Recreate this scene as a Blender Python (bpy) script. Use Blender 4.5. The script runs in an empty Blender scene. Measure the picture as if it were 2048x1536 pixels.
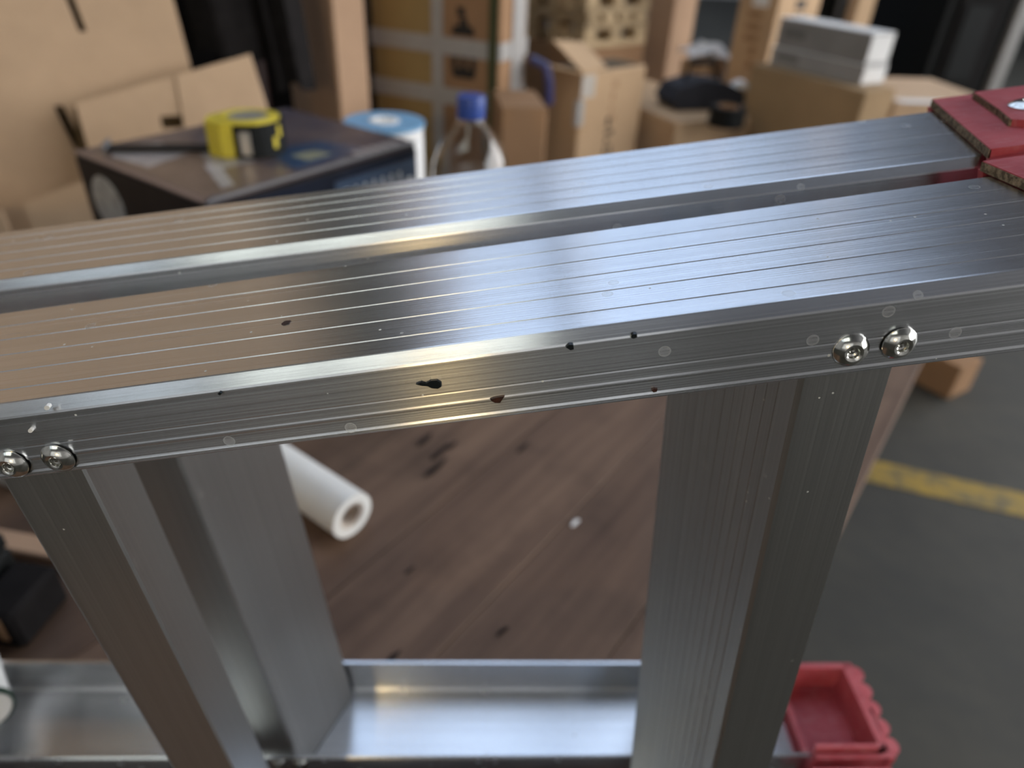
import bpy, math, random
from mathutils import Vector, Matrix
random.seed(7)
sc = bpy.context.scene
col = sc.collection
R = math.radians

# ------------------------------------------------------------------ camera
FPX = 1420.0
CAM = Vector((0.0, 0.0, 1.345))
# rows: world x, y, z expressed in camera axes (x right, y down, z forward)
MW = ((0.99862, 0.02105, 0.04831), (-0.02830, -0.55968, 0.82823), (0.04447, -0.82844, -0.55829))
cam_d = bpy.data.cameras.new('camera')
cam = bpy.data.objects.new('camera', cam_d); col.objects.link(cam)
cam.matrix_world = Matrix(((MW[0][0], -MW[0][1], -MW[0][2], CAM.x),
                           (MW[1][0], -MW[1][1], -MW[1][2], CAM.y),
                           (MW[2][0], -MW[2][1], -MW[2][2], CAM.z), (0, 0, 0, 1)))
cam_d.sensor_fit = 'HORIZONTAL'; cam_d.sensor_width = 36.0
cam_d.lens = FPX / 2048 * 36.0
cam_d.clip_start = 0.01; cam_d.clip_end = 100
cam_d.dof.use_dof = True
cam_d.dof.focus_distance = 0.240
cam_d.dof.aperture_fstop = 6.2
sc.camera = cam

# ------------------------------------------------------------------ world and view
w = bpy.data.worlds.new('world'); sc.world = w; w.use_nodes = True
w.node_tree.nodes['Background'].inputs[0].default_value = (0.75, 0.85, 1.0, 1)
w.node_tree.nodes['Background'].inputs[1].default_value = 0.6
sc.view_settings.view_transform = 'Standard'
sc.view_settings.look = 'None'
sc.view_settings.exposure = 0.0
sc.view_settings.gamma = 1.0
sc.view_settings.use_curve_mapping = False
SKY_A = 1.85     # daylight through the long rooflight ahead
SKY_B = 2.8    # daylight through the rooflight overhead, behind the viewer
FILL_F = 0.6     # fill light from unseen windows added behind the viewer
SKY_R = 6.4     # daylight through the tall windows in the right wall
LAMP_L = 420.0   # radiance of the unseen warm lamp added for the rail glint

# ------------------------------------------------------------------ helpers
def ray(px, py):
    c = (px - 1024.0, py - 768.0, FPX)
    return Vector([sum(MW[i][j] * c[j] for j in range(3)) for i in range(3)])
def at(px, py, Y):
    r = ray(px, py); return CAM + r * (Y / r.y)
def onz(px, py, Z):
    r = ray(px, py); return CAM + r * ((Z - CAM.z) / r.z)
def reach(c, deg, px, py):
    r = ray(px, py); d = (math.cos(R(deg)), math.sin(R(deg)))
    return -(c.x * r.y - c.y * r.x) / (d[0] * r.y - d[1] * r.x)

class MB:
    def __init__(s): s.v = []; s.f = []
    def add(s, vs, fs):
        o = len(s.v); s.v += [tuple(p) for p in vs]; s.f += [tuple(i + o for i in f) for f in fs]; return s
    def box(s, x0, x1, y0, y1, z0, z1):
        vs = [(x, y, z) for x in (x0, x1) for y in (y0, y1) for z in (z0, z1)]
        return s.add(vs, [(0, 1, 3, 2), (4, 6, 7, 5), (0, 4, 5, 1), (2, 3, 7, 6), (0, 2, 6, 4), (1, 5, 7, 3)])
    def rbox(s, x0, x1, y0, y1, z0, z1, b):
        # box with chamfered edges
        X = (x0, x1); Y = (y0, y1); Z = (z0, z1); vs = []; idx = {}
        for i in (0, 1):
            for j in (0, 1):
                for k in (0, 1):
                    sx = b if i == 0 else -b; sy = b if j == 0 else -b; sz = b if k == 0 else -b
                    for a, p in (('x', (X[i], Y[j] + sy, Z[k] + sz)), ('y', (X[i] + sx, Y[j], Z[k] + sz)), ('z', (X[i] + sx, Y[j] + sy, Z[k]))):
                        idx[(i, j, k, a)] = len(vs); vs.append(p)
        g = lambda i, j, k, a: idx[(i, j, k, a)]
        fs = []
        for i in (0, 1):
            fs.append([g(i, 0, 0, 'x'), g(i, 1, 0, 'x'), g(i, 1, 1, 'x'), g(i, 0, 1, 'x')])
            fs.append([g(0, i, 0, 'y'), g(1, i, 0, 'y'), g(1, i, 1, 'y'), g(0, i, 1, 'y')])
            fs.append([g(0, 0, i, 'z'), g(1, 0, i, 'z'), g(1, 1, i, 'z'), g(0, 1, i, 'z')])
            for j in (0, 1):
                fs.append([g(i, j, 0, 'x'), g(i, j, 1, 'x'), g(i, j, 1, 'y'), g(i, j, 0, 'y')])
                fs.append([g(i, 0, j, 'x'), g(i, 1, j, 'x'), g(i, 1, j, 'z'), g(i, 0, j, 'z')])
                fs.append([g(0, i, j, 'y'), g(1, i, j, 'y'), g(1, i, j, 'z'), g(0, i, j, 'z')])
                for k in (0, 1): fs.append([g(i, j, k, 'x'), g(i, j, k, 'y'), g(i, j, k, 'z')])
        return s.add(vs, fs)
    def prism(s, poly, axis, a, b):
        def p3(p, t):
            if axis == 'x': return (t, p[0], p[1])
            if axis == 'y': return (p[0], t, p[1])
            return (p[0], p[1], t)
        n = len(poly)
        return s.add([p3(p, a) for p in poly] + [p3(p, b) for p in poly],
                     [tuple(range(n))[::-1], tuple(range(n, 2 * n))] + [(i, (i + 1) % n, n + (i + 1) % n, n + i) for i in range(n)])
    def strip(s, A, B):
        # open band between two loops of points (shell ends stay open)
        n = len(A)
        return s.add(list(A) + list(B), [(i, (i + 1) % n, n + (i + 1) % n, n + i) for i in range(n)])
    def lathe(s, prof, c=(0, 0, 0), n=24, axis='z', cap=True):
        vs = []
        for r, h in prof:
            for i in range(n):
                t = 2 * math.pi * i / n; a, b = r * math.cos(t), r * math.sin(t)
                p = (a, b, h) if axis == 'z' else ((a, h, b) if axis == 'y' else (h, a, b))
                vs.append((p[0] + c[0], p[1] + c[1], p[2] + c[2]))
        m = len(prof); fs = []
        for j in range(m - 1):
            for i in range(n):
                fs.append((j * n + i, j * n + (i + 1) % n, (j + 1) * n + (i + 1) % n, (j + 1) * n + i))
        if cap: fs += [tuple(range(n))[::-1], tuple(range((m - 1) * n, m * n))]
        return s.add(vs, fs)
    def tube(s, pts, r, n=10, cap=True):
        pts = [Vector(p) for p in pts]; vs = []
        for k, p in enumerate(pts):
            d = (pts[min(k + 1, len(pts) - 1)] - pts[max(k - 1, 0)]).normalized()
            u = d.orthogonal().normalized() if abs(d.z) > .95 else d.cross(Vector((0, 0, 1))).normalized()
            v = d.cross(u); rr = r[k] if isinstance(r, (list, tuple)) else r
            for i in range(n):
                t = 2 * math.pi * i / n; vs.append(p + (u * math.cos(t) + v * math.sin(t)) * rr)
        fs = [(k * n + i, k * n + (i + 1) % n, (k + 1) * n + (i + 1) % n, (k + 1) * n + i) for k in range(len(pts) - 1) for i in range(n)]
        if cap: fs += [tuple(range(n))[::-1], tuple(range((len(pts) - 1) * n, len(pts) * n))]
        return s.add(vs, fs)
    def xf(s, M):
        s.v = [tuple(M @ Vector(p)) for p in s.v]; return s
    def mesh(s, name, mat, smooth=False):
        me = bpy.data.meshes.new(name); me.from_pydata(s.v, [], s.f)
        import bmesh
        b = bmesh.new(); b.from_mesh(me); bmesh.ops.recalc_face_normals(b, faces=b.faces); b.to_mesh(me); b.free()
        me.materials.append(mat)
        if smooth:
            for p in me.polygons: p.use_smooth = True
            try: me.set_sharp_from_angle(angle=R(35))
            except Exception: pass
        return me
    def build(s, name, mat, parent=None, M=None, smooth=False):
        return link(name, s.mesh(name, mat, smooth), parent, M)

def link(name, me, parent=None, M=None):
    o = bpy.data.objects.new(name, me); col.objects.link(o)
    if parent: o.parent = parent
    if M is not None: o.matrix_basis = M
    return o
def T(x=0, y=0, z=0): return Matrix.Translation((x, y, z))
def RZ(d): return Matrix.Rotation(R(d), 4, 'Z')
def RY(d): return Matrix.Rotation(R(d), 4, 'Y')
def RX(d): return Matrix.Rotation(R(d), 4, 'X')
def tag(o, label, cat, group=None):
    o['label'] = label; o['category'] = cat
    if group: o['group'] = group
    return o
def thing(name, label, cat, M=None, group=None):
    o = bpy.data.objects.new(name, None); col.objects.link(o); o.empty_display_size = .05
    if M is not None: o.matrix_basis = M
    return tag(o, label, cat, group)
def struct(o): o['kind'] = 'structure'; return o

# ------------------------------------------------------------------ materials
class NT:
    def __init__(s, name):
        s.m = bpy.data.materials.new(name); s.m.use_nodes = True
        s.t = s.m.node_tree; s.b = s.t.nodes['Principled BSDF']
    def n(s, typ, **kw):
        x = s.t.nodes.new('ShaderNode' + typ)
        for k, v in kw.items():
            if k.startswith('i_'): x.inputs[int(k[2:]) if k[2:].isdigit() else k[2:].replace('_', ' ')].default_value = v
            else: setattr(x, k, v)
        return x
    def l(s, a, b): s.t.links.new(a, b)
    def coords(s, scale, kind='Object'):
        tc = s.n('TexCoord'); mp = s.n('Mapping'); mp.inputs['Scale'].default_value = scale
        s.l(tc.outputs[kind], mp.inputs[0]); return mp.outputs[0]
    def noise(s, vec, scale, detail=3, rough=.5):
        x = s.n('TexNoise'); x.inputs['Scale'].default_value = scale; x.inputs['Detail'].default_value = detail
        x.inputs['Roughness'].default_value = rough; s.l(vec, x.inputs['Vector']); return x.outputs['Fac']
    def ramp(s, fac, stops):
        x = s.n('ValToRGB'); e = x.color_ramp.elements
        while len(e) < len(stops): e.new(.5)
        for k, (p, c) in enumerate(stops):
            e[k].position = p; e[k].color = (c, c, c, 1) if isinstance(c, (int, float)) else (*c, 1)
        s.l(fac, x.inputs[0]); return x.outputs[0]
    def mix(s, fac, a, b, mode='MIX'):
        x = s.n('MixRGB', blend_type=mode)
        for k, v in ((0, fac), (1, a), (2, b)):
            if hasattr(v, 'is_linked'): s.l(v, x.inputs[k])
            elif isinstance(v, (int, float)): x.inputs[k].default_value = v if k == 0 else (v, v, v, 1)
            else: x.inputs[k].default_value = (*v, 1)
        return x.outputs[0]
    def math(s, op, a, b=0.0):
        x = s.n('Math', operation=op)
        for k, v in ((0, a), (1, b)):
            if hasattr(v, 'is_linked'): s.l(v, x.inputs[k])
            else: x.inputs[k].default_value = v
        return x.outputs[0]
    def bump(s, h, strength, dist):
        x = s.n('Bump'); x.inputs['Strength'].default_value = strength; x.inputs['Distance'].default_value = dist
        s.l(h, x.inputs['Height']); s.l(x.outputs[0], s.b.inputs['Normal']); return x
    def set(s, **kw):
        for k, v in kw.items():
            i = s.b.inputs[k.replace('_', ' ')]
            if hasattr(v, 'is_linked'): s.l(v, i)
            elif isinstance(v, tuple) and len(v) == 3: i.default_value = (*v, 1)
            else: i.default_value = v
        return s

def m_alu(name, base=(.80, .81, .83), rough=.25, aniso=1.0, streak=1.0, spots=1.0, axis=0):
    k = NT(name)
    sc1 = [420.0] * 3; sc1[axis] = .9
    sc2 = [70.0] * 3; sc2[axis] = .25
    f1 = k.noise(k.coords(tuple(sc1)), 3.0, 3, .6); f2 = k.noise(k.coords(tuple(sc2)), 2.0, 3, .6)
    o1 = k.coords((1, 1, 1))
    c = k.mix(k.ramp(f1, ((.3, 0), (.7, 1))), tuple(v * .84 for v in base), base)
    c = k.mix(k.math('MULTIPLY', k.ramp(f2, ((.45, 0), (.62, 1))), .22), c, tuple(v * .72 for v in base))
    # dust grains and dried drops
    vo = k.n('TexVoronoi', feature='F1'); vo.inputs['Scale'].default_value = 230; k.l(o1, vo.inputs['Vector'])
    sep = k.n('SeparateColor'); k.l(vo.outputs['Color'], sep.inputs[0])
    grain = k.math('MULTIPLY', k.math('LESS_THAN', vo.outputs['Distance'], .11), k.math('GREATER_THAN', sep.outputs[0], .93))
    vr = k.n('TexVoronoi', feature='F1'); vr.inputs['Scale'].default_value = 130; k.l(o1, vr.inputs['Vector'])
    se2 = k.n('SeparateColor'); k.l(vr.outputs['Color'], se2.inputs[0])
    dr = vr.outputs['Distance']
    ring = k.math('MULTIPLY', k.math('LESS_THAN', dr, .26), k.math('GREATER_THAN', se2.outputs[1], .945))
    rim = k.math('MULTIPLY', ring, k.math('GREATER_THAN', dr, .21))
    d = k.math('MINIMUM', k.math('ADD', k.math('MULTIPLY', grain, .8 * spots), k.math('ADD', k.math('MULTIPLY', ring, .09 * spots), k.math('MULTIPLY', rim, .14 * spots))), 1.0)
    c = k.mix(d, c, (.72, .72, .68))
    rg = k.math('ADD', k.math('MULTIPLY', f1, .12 * streak), rough - .06)
    rg = k.math('ADD', rg, k.math('MULTIPLY', d, .3))
    k.set(Base_Color=c, Metallic=k.math('SUBTRACT', 1.0, k.math('MULTIPLY', d, .8)), Roughness=rg, Anisotropic=aniso)
    k.bump(f1, .45 * streak, .0002)
    vt = k.n('VectorTransform', vector_type='VECTOR', convert_from='OBJECT', convert_to='WORLD')
    ax = [0, 0, 0]; ax[axis] = 1
    vt.inputs[0].default_value = tuple(ax)
    k.l(vt.outputs[0], k.b.inputs['Tangent']); k.b.inputs['Anisotropic Rotation'].default_value = .25
    return k.m

def m_card(name, c, dark=.82, rough=.85):
    k = NT(name); o = k.coords((1, 1, 1))
    n1 = k.noise(o, 5, 4, .6); fl = k.noise(k.coords((2, 2, 160)), 2.0, 2, .5)
    cc = k.mix(k.ramp(n1, ((.35, 0), (.7, 1))), tuple(v * dark for v in c), c)
    cc = k.mix(k.math('MULTIPLY', k.ramp(fl, ((.4, 0), (.6, 1))), .10), cc, tuple(v * .75 for v in c))
    k.set(Base_Color=cc, Roughness=rough, Specular_IOR_Level=.25); k.bump(fl, .15, .001)
    return k.m
def m_plain(name, c, rough=.5, metal=0.0, var=.12, scale=30, spec=.5):
    k = NT(name); n1 = k.noise(k.coords((1, 1, 1)), scale, 3, .6)
    cc = k.mix(k.ramp(n1, ((.3, 0), (.7, 1))), tuple(v * (1 - var) for v in c), c)
    k.set(Base_Color=cc, Roughness=rough, Metallic=metal, Specular_IOR_Level=spec)
    return k.m
def m_wood(name, a, b, scale=(1.5, 22, 22), rough=.6):
    k = NT(name); ob = k.n('ObjectInfo'); tc = k.n('TexCoord'); mp = k.n('Mapping'); mp.inputs['Scale'].default_value = scale
    ad = k.n('VectorMath', operation='ADD'); sv = k.n('VectorMath', operation='SCALE'); cx = k.n('CombineXYZ')
    for i in range(3): k.l(ob.outputs['Random'], cx.inputs[i])
    k.l(cx.outputs[0], sv.inputs[0]); sv.inputs['Scale'].default_value = 40
    k.l(tc.outputs['Object'], mp.inputs[0]); k.l(mp.outputs[0], ad.inputs[0]); k.l(sv.outputs[0], ad.inputs[1])
    g = k.noise(ad.outputs[0], 1.6, 5, .65)
    st = k.noise(k.coords((1, 1, 1)), 9, 3, .6)
    c = k.mix(k.ramp(g, ((.3, 0), (.7, 1))), a, b)
    c = k.mix(k.math('MULTIPLY', k.ramp(st, ((.50, 0), (.72, 1))), .45), c, tuple(v * .45 for v in a))
    hv = k.math('ADD', .78, k.math('MULTIPLY', ob.outputs['Random'], .4))
    c = k.mix(1.0, c, k.n('CombineColor').outputs[0], 'MULTIPLY') if False else c
    hs = k.n('HueSaturation'); k.l(c, hs.inputs['Color']); k.l(hv, hs.inputs['Value'])
    k.set(Base_Color=hs.outputs[0], Roughness=rough, Specular_IOR_Level=.3); k.bump(g, .25, .002)
    return k.m
def m_emit(name, c, s):
    k = NT(name); k.set(Base_Color=(.8, .8, .8), Roughness=.6, Emission_Color=c, Emission_Strength=s); return k.m

ALU = m_alu('aluminium_stile')
ALU_T = m_alu('aluminium_tread', (.54, .54, .53), .42, .4, .7, .8, axis=2)
CHROME = m_plain('plated_rivet', (.72, .71, .66), .16, 1.0, .35, 500)
PAINT = m_plain('black_paint', (.006, .009, .010), .35, 0, .2, 200)
RUST = m_plain('rust_paint', (.05, .012, .003), .5, 0, .85, 400)
def m_red():
    k = NT('red_plastic'); o = k.coords((1, 1, 1))
    n1 = k.noise(o, 40, 5, .7); n2 = k.noise(k.coords((60, 300, 60)), 2, 3, .6); n3 = k.noise(o, 220, 3, .7)
    c = k.mix(k.ramp(n1, ((.3, 0), (.75, 1))), (.36, .040, .050), (.50, .095, .11))
    c = k.mix(k.math('MULTIPLY', k.ramp(n2, ((.5, 0), (.68, 1))), .40), c, (.50, .20, .21))
    c = k.mix(k.ramp(n3, ((.70, 0), (.75, 1))), c, (.6, .5, .45))
    k.set(Base_Color=c, Roughness=.48); k.bump(n1, .25, .001); return k.m
RED = m_red()
def m_grime():
    k = NT('grimy_edge'); n1 = k.noise(k.coords((1, 1, 1)), 500, 3, .7)
    k.set(Base_Color=k.mix(k.ramp(n1, ((.4, 0), (.7, 1))), (.07, .05, .03), (.30, .23, .15)), Roughness=.9); return k.m
GRIME = m_grime()

CARD = m_card('cardboard', (.56, .38, .23))
CARD_L = m_card('cardboard_sheet', (.60, .42, .275))
CARD_SHADE = m_card('cardboard_slot_shade', (.13, .085, .04))  # cardboard toned dark for the shade inside slots and hole
CARD_O = m_card('cardboard_ochre', (.38, .26, .11))
CARD_B = m_card('cardboard_brown', (.36, .21, .115))
CARD_P = m_card('cardboard_pink', (.58, .38, .25))
TAPE = m_plain('packing_tape', (.55, .50, .45), .25, 0, .1)
STRAP = m_plain('white_strap', (.42, .40, .385), .4, 0, .15, 60)
STRAP_G = m_plain('green_strap', (.05, .06, .02), .5, 0, .2)
INK = m_plain('black_ink', (.02, .017, .014), .7, 0, .2)
BLACK = m_plain('black_plastic', (.008, .009, .009), .6, 0, .3, 60, .2)
CLOTH = m_plain('black_cloth', (.018, .016, .016), .95, 0, .4, 40, .1)
WHITE = m_plain('white_plastic', (.78, .77, .74), .4, 0, .06)
PAPERW = m_plain('white_paper', (.80, .79, .78), .8, 0, .06, 12)
PAPERG = m_plain('grey_print', (.27, .26, .255), .75, 0, .2, 14)
GREYM = m_plain('grey_paint', (.30, .29, .28), .45, .2, .15)
BLUE = m_plain('blue_plastic', (.025, .07, .33), .35, 0, .1)
LBLUE = m_plain('light_blue', (.20, .42, .66), .45, 0, .12, 25)
YEL = m_plain('yellow_plastic', (.62, .50, .045), .4, 0, .1)
WOODB = m_wood('bench_wood', (.090, .053, .036), (.180, .112, .075), rough=.65)
WOODP = m_wood('pallet_wood', (.40, .29, .17), (.66, .50, .31), (3, 20, 20), .8)
NAVY = m_plain('navy_print', (.006, .010, .024), .55, 0, .4, 20, .15)
DKPR = m_plain('dark_print', (.022, .017, .017), .55, 0, .5, 25, .15)
WALLM = m_plain('wall_paint', (.40, .39, .38), .85, 0, .1, 2)
ROOFM = m_plain('roof_sheet', (.13, .13, .14), .7, 0, .1, 2)
STEEL = m_plain('steel_beam', (.20, .20, .21), .5, .3, .1, 4)
def m_floor():
    k = NT('concrete'); o = k.coords((1, 1, 1))
    a = k.noise(o, 2.2, 5, .6); b = k.noise(o, 9, 4, .65)
    c = k.mix(k.ramp(a, ((.35, 0), (.68, 1))), (.016, .0155, .0115), (.042, .038, .027))
    c = k.mix(k.math('MULTIPLY', k.ramp(b, ((.45, 0), (.75, 1))), .5), c, (.016, .017, .015))
    k.set(Base_Color=c, Roughness=.7); return k.m
FLOOR = m_floor()
def m_line():
    k = NT('floor_line_paint'); o = k.coords((1, 1, 1)); b = k.noise(o, 14, 5, .7)
    k.set(Base_Color=k.mix(k.ramp(b, ((.42, 0), (.62, 1))), (.30, .19, .010), (.12, .09, .03)), Roughness=.6); return k.m
LINE = m_line()
def m_bottle():
    k = NT('clear_plastic'); k.set(Base_Color=(.93, .92, .90), Roughness=.03, IOR=1.42, Transmission_Weight=1.0); return k.m
CLEAR = m_bottle()
def m_boxtop():
    k = NT('printed_box_top'); o = k.coords((1, 1, 1))
    a = k.noise(o, 7, 3, .6); b = k.noise(k.coords((14, 40, 10)), 1.5, 3, .6)
    c = k.mix(k.ramp(a, ((.40, 0), (.60, 1))), (.045, .04, .06), (.10, .075, .075))
    c = k.mix(k.ramp(b, ((.60, 0), (.72, 1))), c, (.14, .13, .14))
    k.set(Base_Color=c, Roughness=.35, Specular_IOR_Level=.5); return k.m
BOXTOP = m_boxtop()

# ------------------------------------------------------------------ the building
WX0, WX1, WY0, WY1, WZ = -7.0, 9.0, -7.0, 16.0, 7.0
struct(MB().box(WX0, WX1, WY0, WY1, -.1, 0).build('floor', FLOOR))
struct(MB().box(WX0, WX1, WY1, WY1 + .2, 0, WZ).build('wall_back', WALLM))
def holed_wall(name, axis, at_, a0, a1, h0, h1, z0, z1):
    # wall with one wide window opening
    mb = MB()
    for p, q, zz0, zz1 in ((a0, h0, 0, WZ), (h1, a1, 0, WZ), (h0, h1, 0, z0), (h0, h1, z1, WZ)):
        if axis == 'y': mb.box(p, q, at_[0], at_[1], zz0, zz1)
        else: mb.box(at_[0], at_[1], p, q, zz0, zz1)
    return struct(mb.build(name, WALLM))
FW = (-6.0, 1.2, 1.6, 5.6); RW = (-6.0, 8.0, 1.2, 6.2)
holed_wall('wall_front', 'y', (WY0 - .2, WY0), WX0, WX1, *FW)
wf = struct(MB().box(FW[0], FW[1], WY0 - .14, WY0 - .12, FW[2], FW[3]).build('window_3', m_emit('added_fill_front', (.95, .98, 1.0), FILL_F)))  # glowing panel added behind the viewer to fill the front faces
for i in range(1, 6): MB().box(FW[0] + (FW[1] - FW[0]) * i / 6 - .04, FW[0] + (FW[1] - FW[0]) * i / 6 + .04, WY0 - .10, WY0 - .04, FW[2], FW[3]).build('mullion', STEEL, wf)
wr_ = struct(MB().box(WX1 + .12, WX1 + .14, RW[0], RW[1], RW[2], RW[3]).build('window_4', m_emit('daylight_right', (.98, .99, 1.0), SKY_R)))
for i in range(1, 10): MB().box(WX1 + .04, WX1 + .10, RW[0] + (RW[1] - RW[0]) * i / 10 - .04, RW[0] + (RW[1] - RW[0]) * i / 10 + .04, RW[2], RW[3]).build('mullion', STEEL, wr_)
struct(MB().box(WX0 - .2, WX0, WY0, WY1, 0, WZ).build('wall_left', WALLM))
holed_wall('wall_right', 'x', (WX1, WX1 + .2), WY0, WY1, *RW)
LIGHTS = [(-2.3, 2.6, 1.8, 15.4, SKY_A, (.60, .78, 1.08)), (-4.6, -1.1, -4.8, -2.0, SKY_B, (.93, 1.0, .92)), (-6.8, -5.0, -4.8, -2.0, SKY_B * .8, (.80, .92, 1.0))]
def ceiling():
    mb = MB(); xs = sorted({WX0, WX1} | {v for L in LIGHTS for v in L[:2]}); ys = sorted({WY0, WY1} | {v for L in LIGHTS for v in L[2:4]})
    for i in range(len(xs) - 1):
        for j in range(len(ys) - 1):
            cx, cy = (xs[i] + xs[i + 1]) / 2, (ys[j] + ys[j + 1]) / 2
            if any(L[0] < cx < L[1] and L[2] < cy < L[3] for L in LIGHTS): continue
            mb.box(xs[i], xs[i + 1], ys[j], ys[j + 1], WZ, WZ + .15)
    return struct(mb.build('ceiling', ROOFM))
CEIL = ceiling()
for n_, (x0, x1, y0, y1, s, c) in enumerate(LIGHTS):
    o = struct(MB().box(x0, x1, y0, y1, WZ + .10, WZ + .14).build('window_%d' % (n_ + 1 if n_ < 2 else 5), m_emit('rooflight_glow_%d' % n_, c, s)))
    nx = 3 if n_ == 0 else 3
    for i in range(1, nx): MB().box(x0 + (x1 - x0) * i / nx - .06, x0 + (x1 - x0) * i / nx + .06, y0, y1, WZ - .02, WZ + .09).build('glazing_bar', STEEL, o)
    ny = max(2, round((y1 - y0) / 3))
    for i in range(1, ny): MB().box(x0, x1, y0 + (y1 - y0) * i / ny - .05, y0 + (y1 - y0) * i / ny + .05, WZ - .02, WZ + .09).build('glazing_bar', STEEL, o)
for k_, yb in enumerate((-5, 0.6, 6.2, 11.8)):
    struct(MB().box(WX0, WX1, yb - .08, yb + .08, WZ - .35, WZ - .02).build('trim_%d' % (k_ + 1), STEEL))
# unseen warm lamp behind the viewer, added for the glint on the rails
lp = thing('added_lamp', 'unseen warm lamp on a black tripod, added for the rail glint', 'lamp', T(-.60, -2.7, 0))
MB().tube([(0, 0, .5), (0, 0, 1.90)], .014, 12).build('pole', BLACK, lp, smooth=True)
for a_ in (90, 210, 330): MB().tube([(0, 0, .62), (.42 * math.cos(R(a_)), .42 * math.sin(R(a_)), .012)], .010, 8).build('leg', BLACK, lp, smooth=True)
MB().lathe([(.035, -.10), (.075, -.08), (.095, .04), (.098, .05), (.092, .05), (.070, -.07)], (0, 0, 1.98), axis='y', cap=False).build('lamp_shade', STEEL, lp, smooth=True)
MB().lathe([(.001, .045), (.030, .038), (.050, .01), (.046, -.03), (.02, -.06)], (0, 0, 1.98), axis='y').build('bulb', m_emit('warm_bulb', (1, .70, .30), LAMP_L), lp, smooth=True)

# painted line on the floor
p0, p1 = onz(1800, 955, 0), onz(2045, 1010, 0)
ang = math.degrees(math.atan2(p1.y - p0.y, p1.x - p0.x))
mid = (p0 + p1) / 2
struct(MB().box(-3.2, 3.2, -.055, .055, .0005, .002).build('trim_5', LINE, None, T(mid.x + 0, mid.y, 0) @ RZ(ang)))

# ------------------------------------------------------------------ bench
BH = .78
BU = 52.0
bench = thing('workbench', 'brown plank workbench under the aluminium ladder', 'workbench', RZ(BU))
n0, n1, u0, u1 = .020, 1.02, -.32, 1.22
npl = 8; pw = (n1 - n0) / npl
for i in range(npl):
    a = n0 + i * pw
    dz = random.uniform(-.0008, .0008)
    MB().rbox(u0, u1, a + .0003, a + pw - .0003, BH - .035 + dz, BH + dz - .0008, .0012).build('plank', WOODB, bench)
for u in (u0 + .08, u1 - .08):
    for n in (n0 + .08, n1 - .08): MB().rbox(u - .04, u + .04, n - .04, n + .04, 0, BH - .036, .004).build('leg', WOODB, bench)
for n in (n0 + .08, n1 - .08): MB().rbox(u0 + .12, u1 - .12, n - .02, n + .02, BH - .14, BH - .037, .003).build('rail', WOODB, bench)

STAIN = m_plain('dark_stain', (.045, .032, .027), .8, 0, .6, 80, .1)
rnd = random.Random(4)
bi = bench.matrix_basis.inverted()
for px_, py_, sx_, sy_, mt in ((850, 880, 16, 9, STAIN), (880, 905, 22, 8, STAIN), (872, 935, 20, 10, STAIN), (905, 890, 9, 6, STAIN), (1045, 895, 12, 6, STAIN), (1005, 1262, 12, 8, STAIN), (785, 1315, 15, 10, STAIN), (820, 1140, 9, 6, STAIN), (1152, 1044, 8, 8, PAPERW)):
    pl = []
    for t in range(9):
        k = rnd.uniform(.65, 1.1); ca, sa = sx_ * 1.5 * k * math.cos(t * .698), sy_ * .6 * k * math.sin(t * .698); q = bi @ onz(px_ + .76 * ca + .65 * sa, py_ - .65 * ca + .76 * sa, BH); pl.append((q.x, q.y))
    MB().prism(pl, 'z', BH - .0006, BH + .0003).build('stain', mt, bench)

# ------------------------------------------------------------------ step ladder lying on its side, folded
DL = 4.95
LT = T(*CAM) @ RY(-DL)       # ladder frame: x along the ladder, y away, z along the treads
base = LT @ Vector((-.3, .27, -.5649 + .0866 * .3))
LAD = thing('step_ladder', 'folded aluminium step ladder lying on its side on the bench', 'ladder', T(*base))
LB = T(-base.x, -base.y, -base.z) @ LT
XL, = (-1.12,)

def stile_profile(W, H, H2, tk, c, grooves, ridges=True):
    # y across the web (0 = near flange face), z outward from the web's outer face (z=0), flanges towards -z
    P = [(.0010, -H), (0.0, -H + .0006), (-.0003, -H + .0013), (-.0003, -H + .0022), (0.0, -H + .0030)]
    if ridges:
        z = -H + .0080
        P += [(0, z - .0010), (-.00018, z - .0003), (-.00018, z + .0003), (0, z + .0010)]
        z = -H + .0128
        P += [(0, z - .0005), (.00010, z), (0, z + .0005)]
    P += [(0, -c - .0004), (.0003, -c + .0002), (c - .0003, -.0002), (c + .0003, 0)]
    for g in grooves: P += [(g - .0004, 0), (g - .00015, -.00035), (g + .00015, -.00035), (g + .0004, 0)]
    P += [(W - c - .0003, 0), (W - c + .0003, -.0003), (W - .0002, -c + .0003), (W, -c - .0004), (W, -H2), (W - tk, -H2), (W - tk, -c - .0006), (W - c - .0008, -tk), (c + .0008, -tk), (tk, -c - .0006), (tk, -H)]
    return P
def stile(Y0, z0, slope, x0, x1, prof, flip, end_dx=0.0):
    ang_ = math.degrees(math.atan(slope))
    M = LB @ T(0, Y0, z0) @ RY(-ang_)
    if flip: prof = [(y, -z) for y, z in prof]
    W_ = max(p[0] for p in prof)
    xs = lambda p, x: x + (end_dx * p[0] / W_ if x == x1 else 0)
    mb = MB(); n = len(prof)
    mb.add([(xs(p, x0), p[0], p[1]) for p in prof] + [(xs(p, x1), p[0], p[1]) for p in prof],
           [tuple(range(n))[::-1], tuple(range(n, 2 * n))] + [(i, (i + 1) % n, n + (i + 1) % n, n + i) for i in range(n)])
    o = mb.build('stile', ALU, LAD, M, smooth=False)
    return o, M
GF = (.0125, .0255, .0385, .0515, .0640)
FS, BS, LS = .0933, .0790, -.0866
PF = stile_profile(.0810, .0287, .0287, .0022, .0037, GF)
PB = stile_profile(.0742, .0265, .0380, .0022, .0037, (.0140, .0260, .0380, .0500, .0610))
YF, YB = .190, .2885
ZF, ZB = -.1128, -.1105
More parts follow.
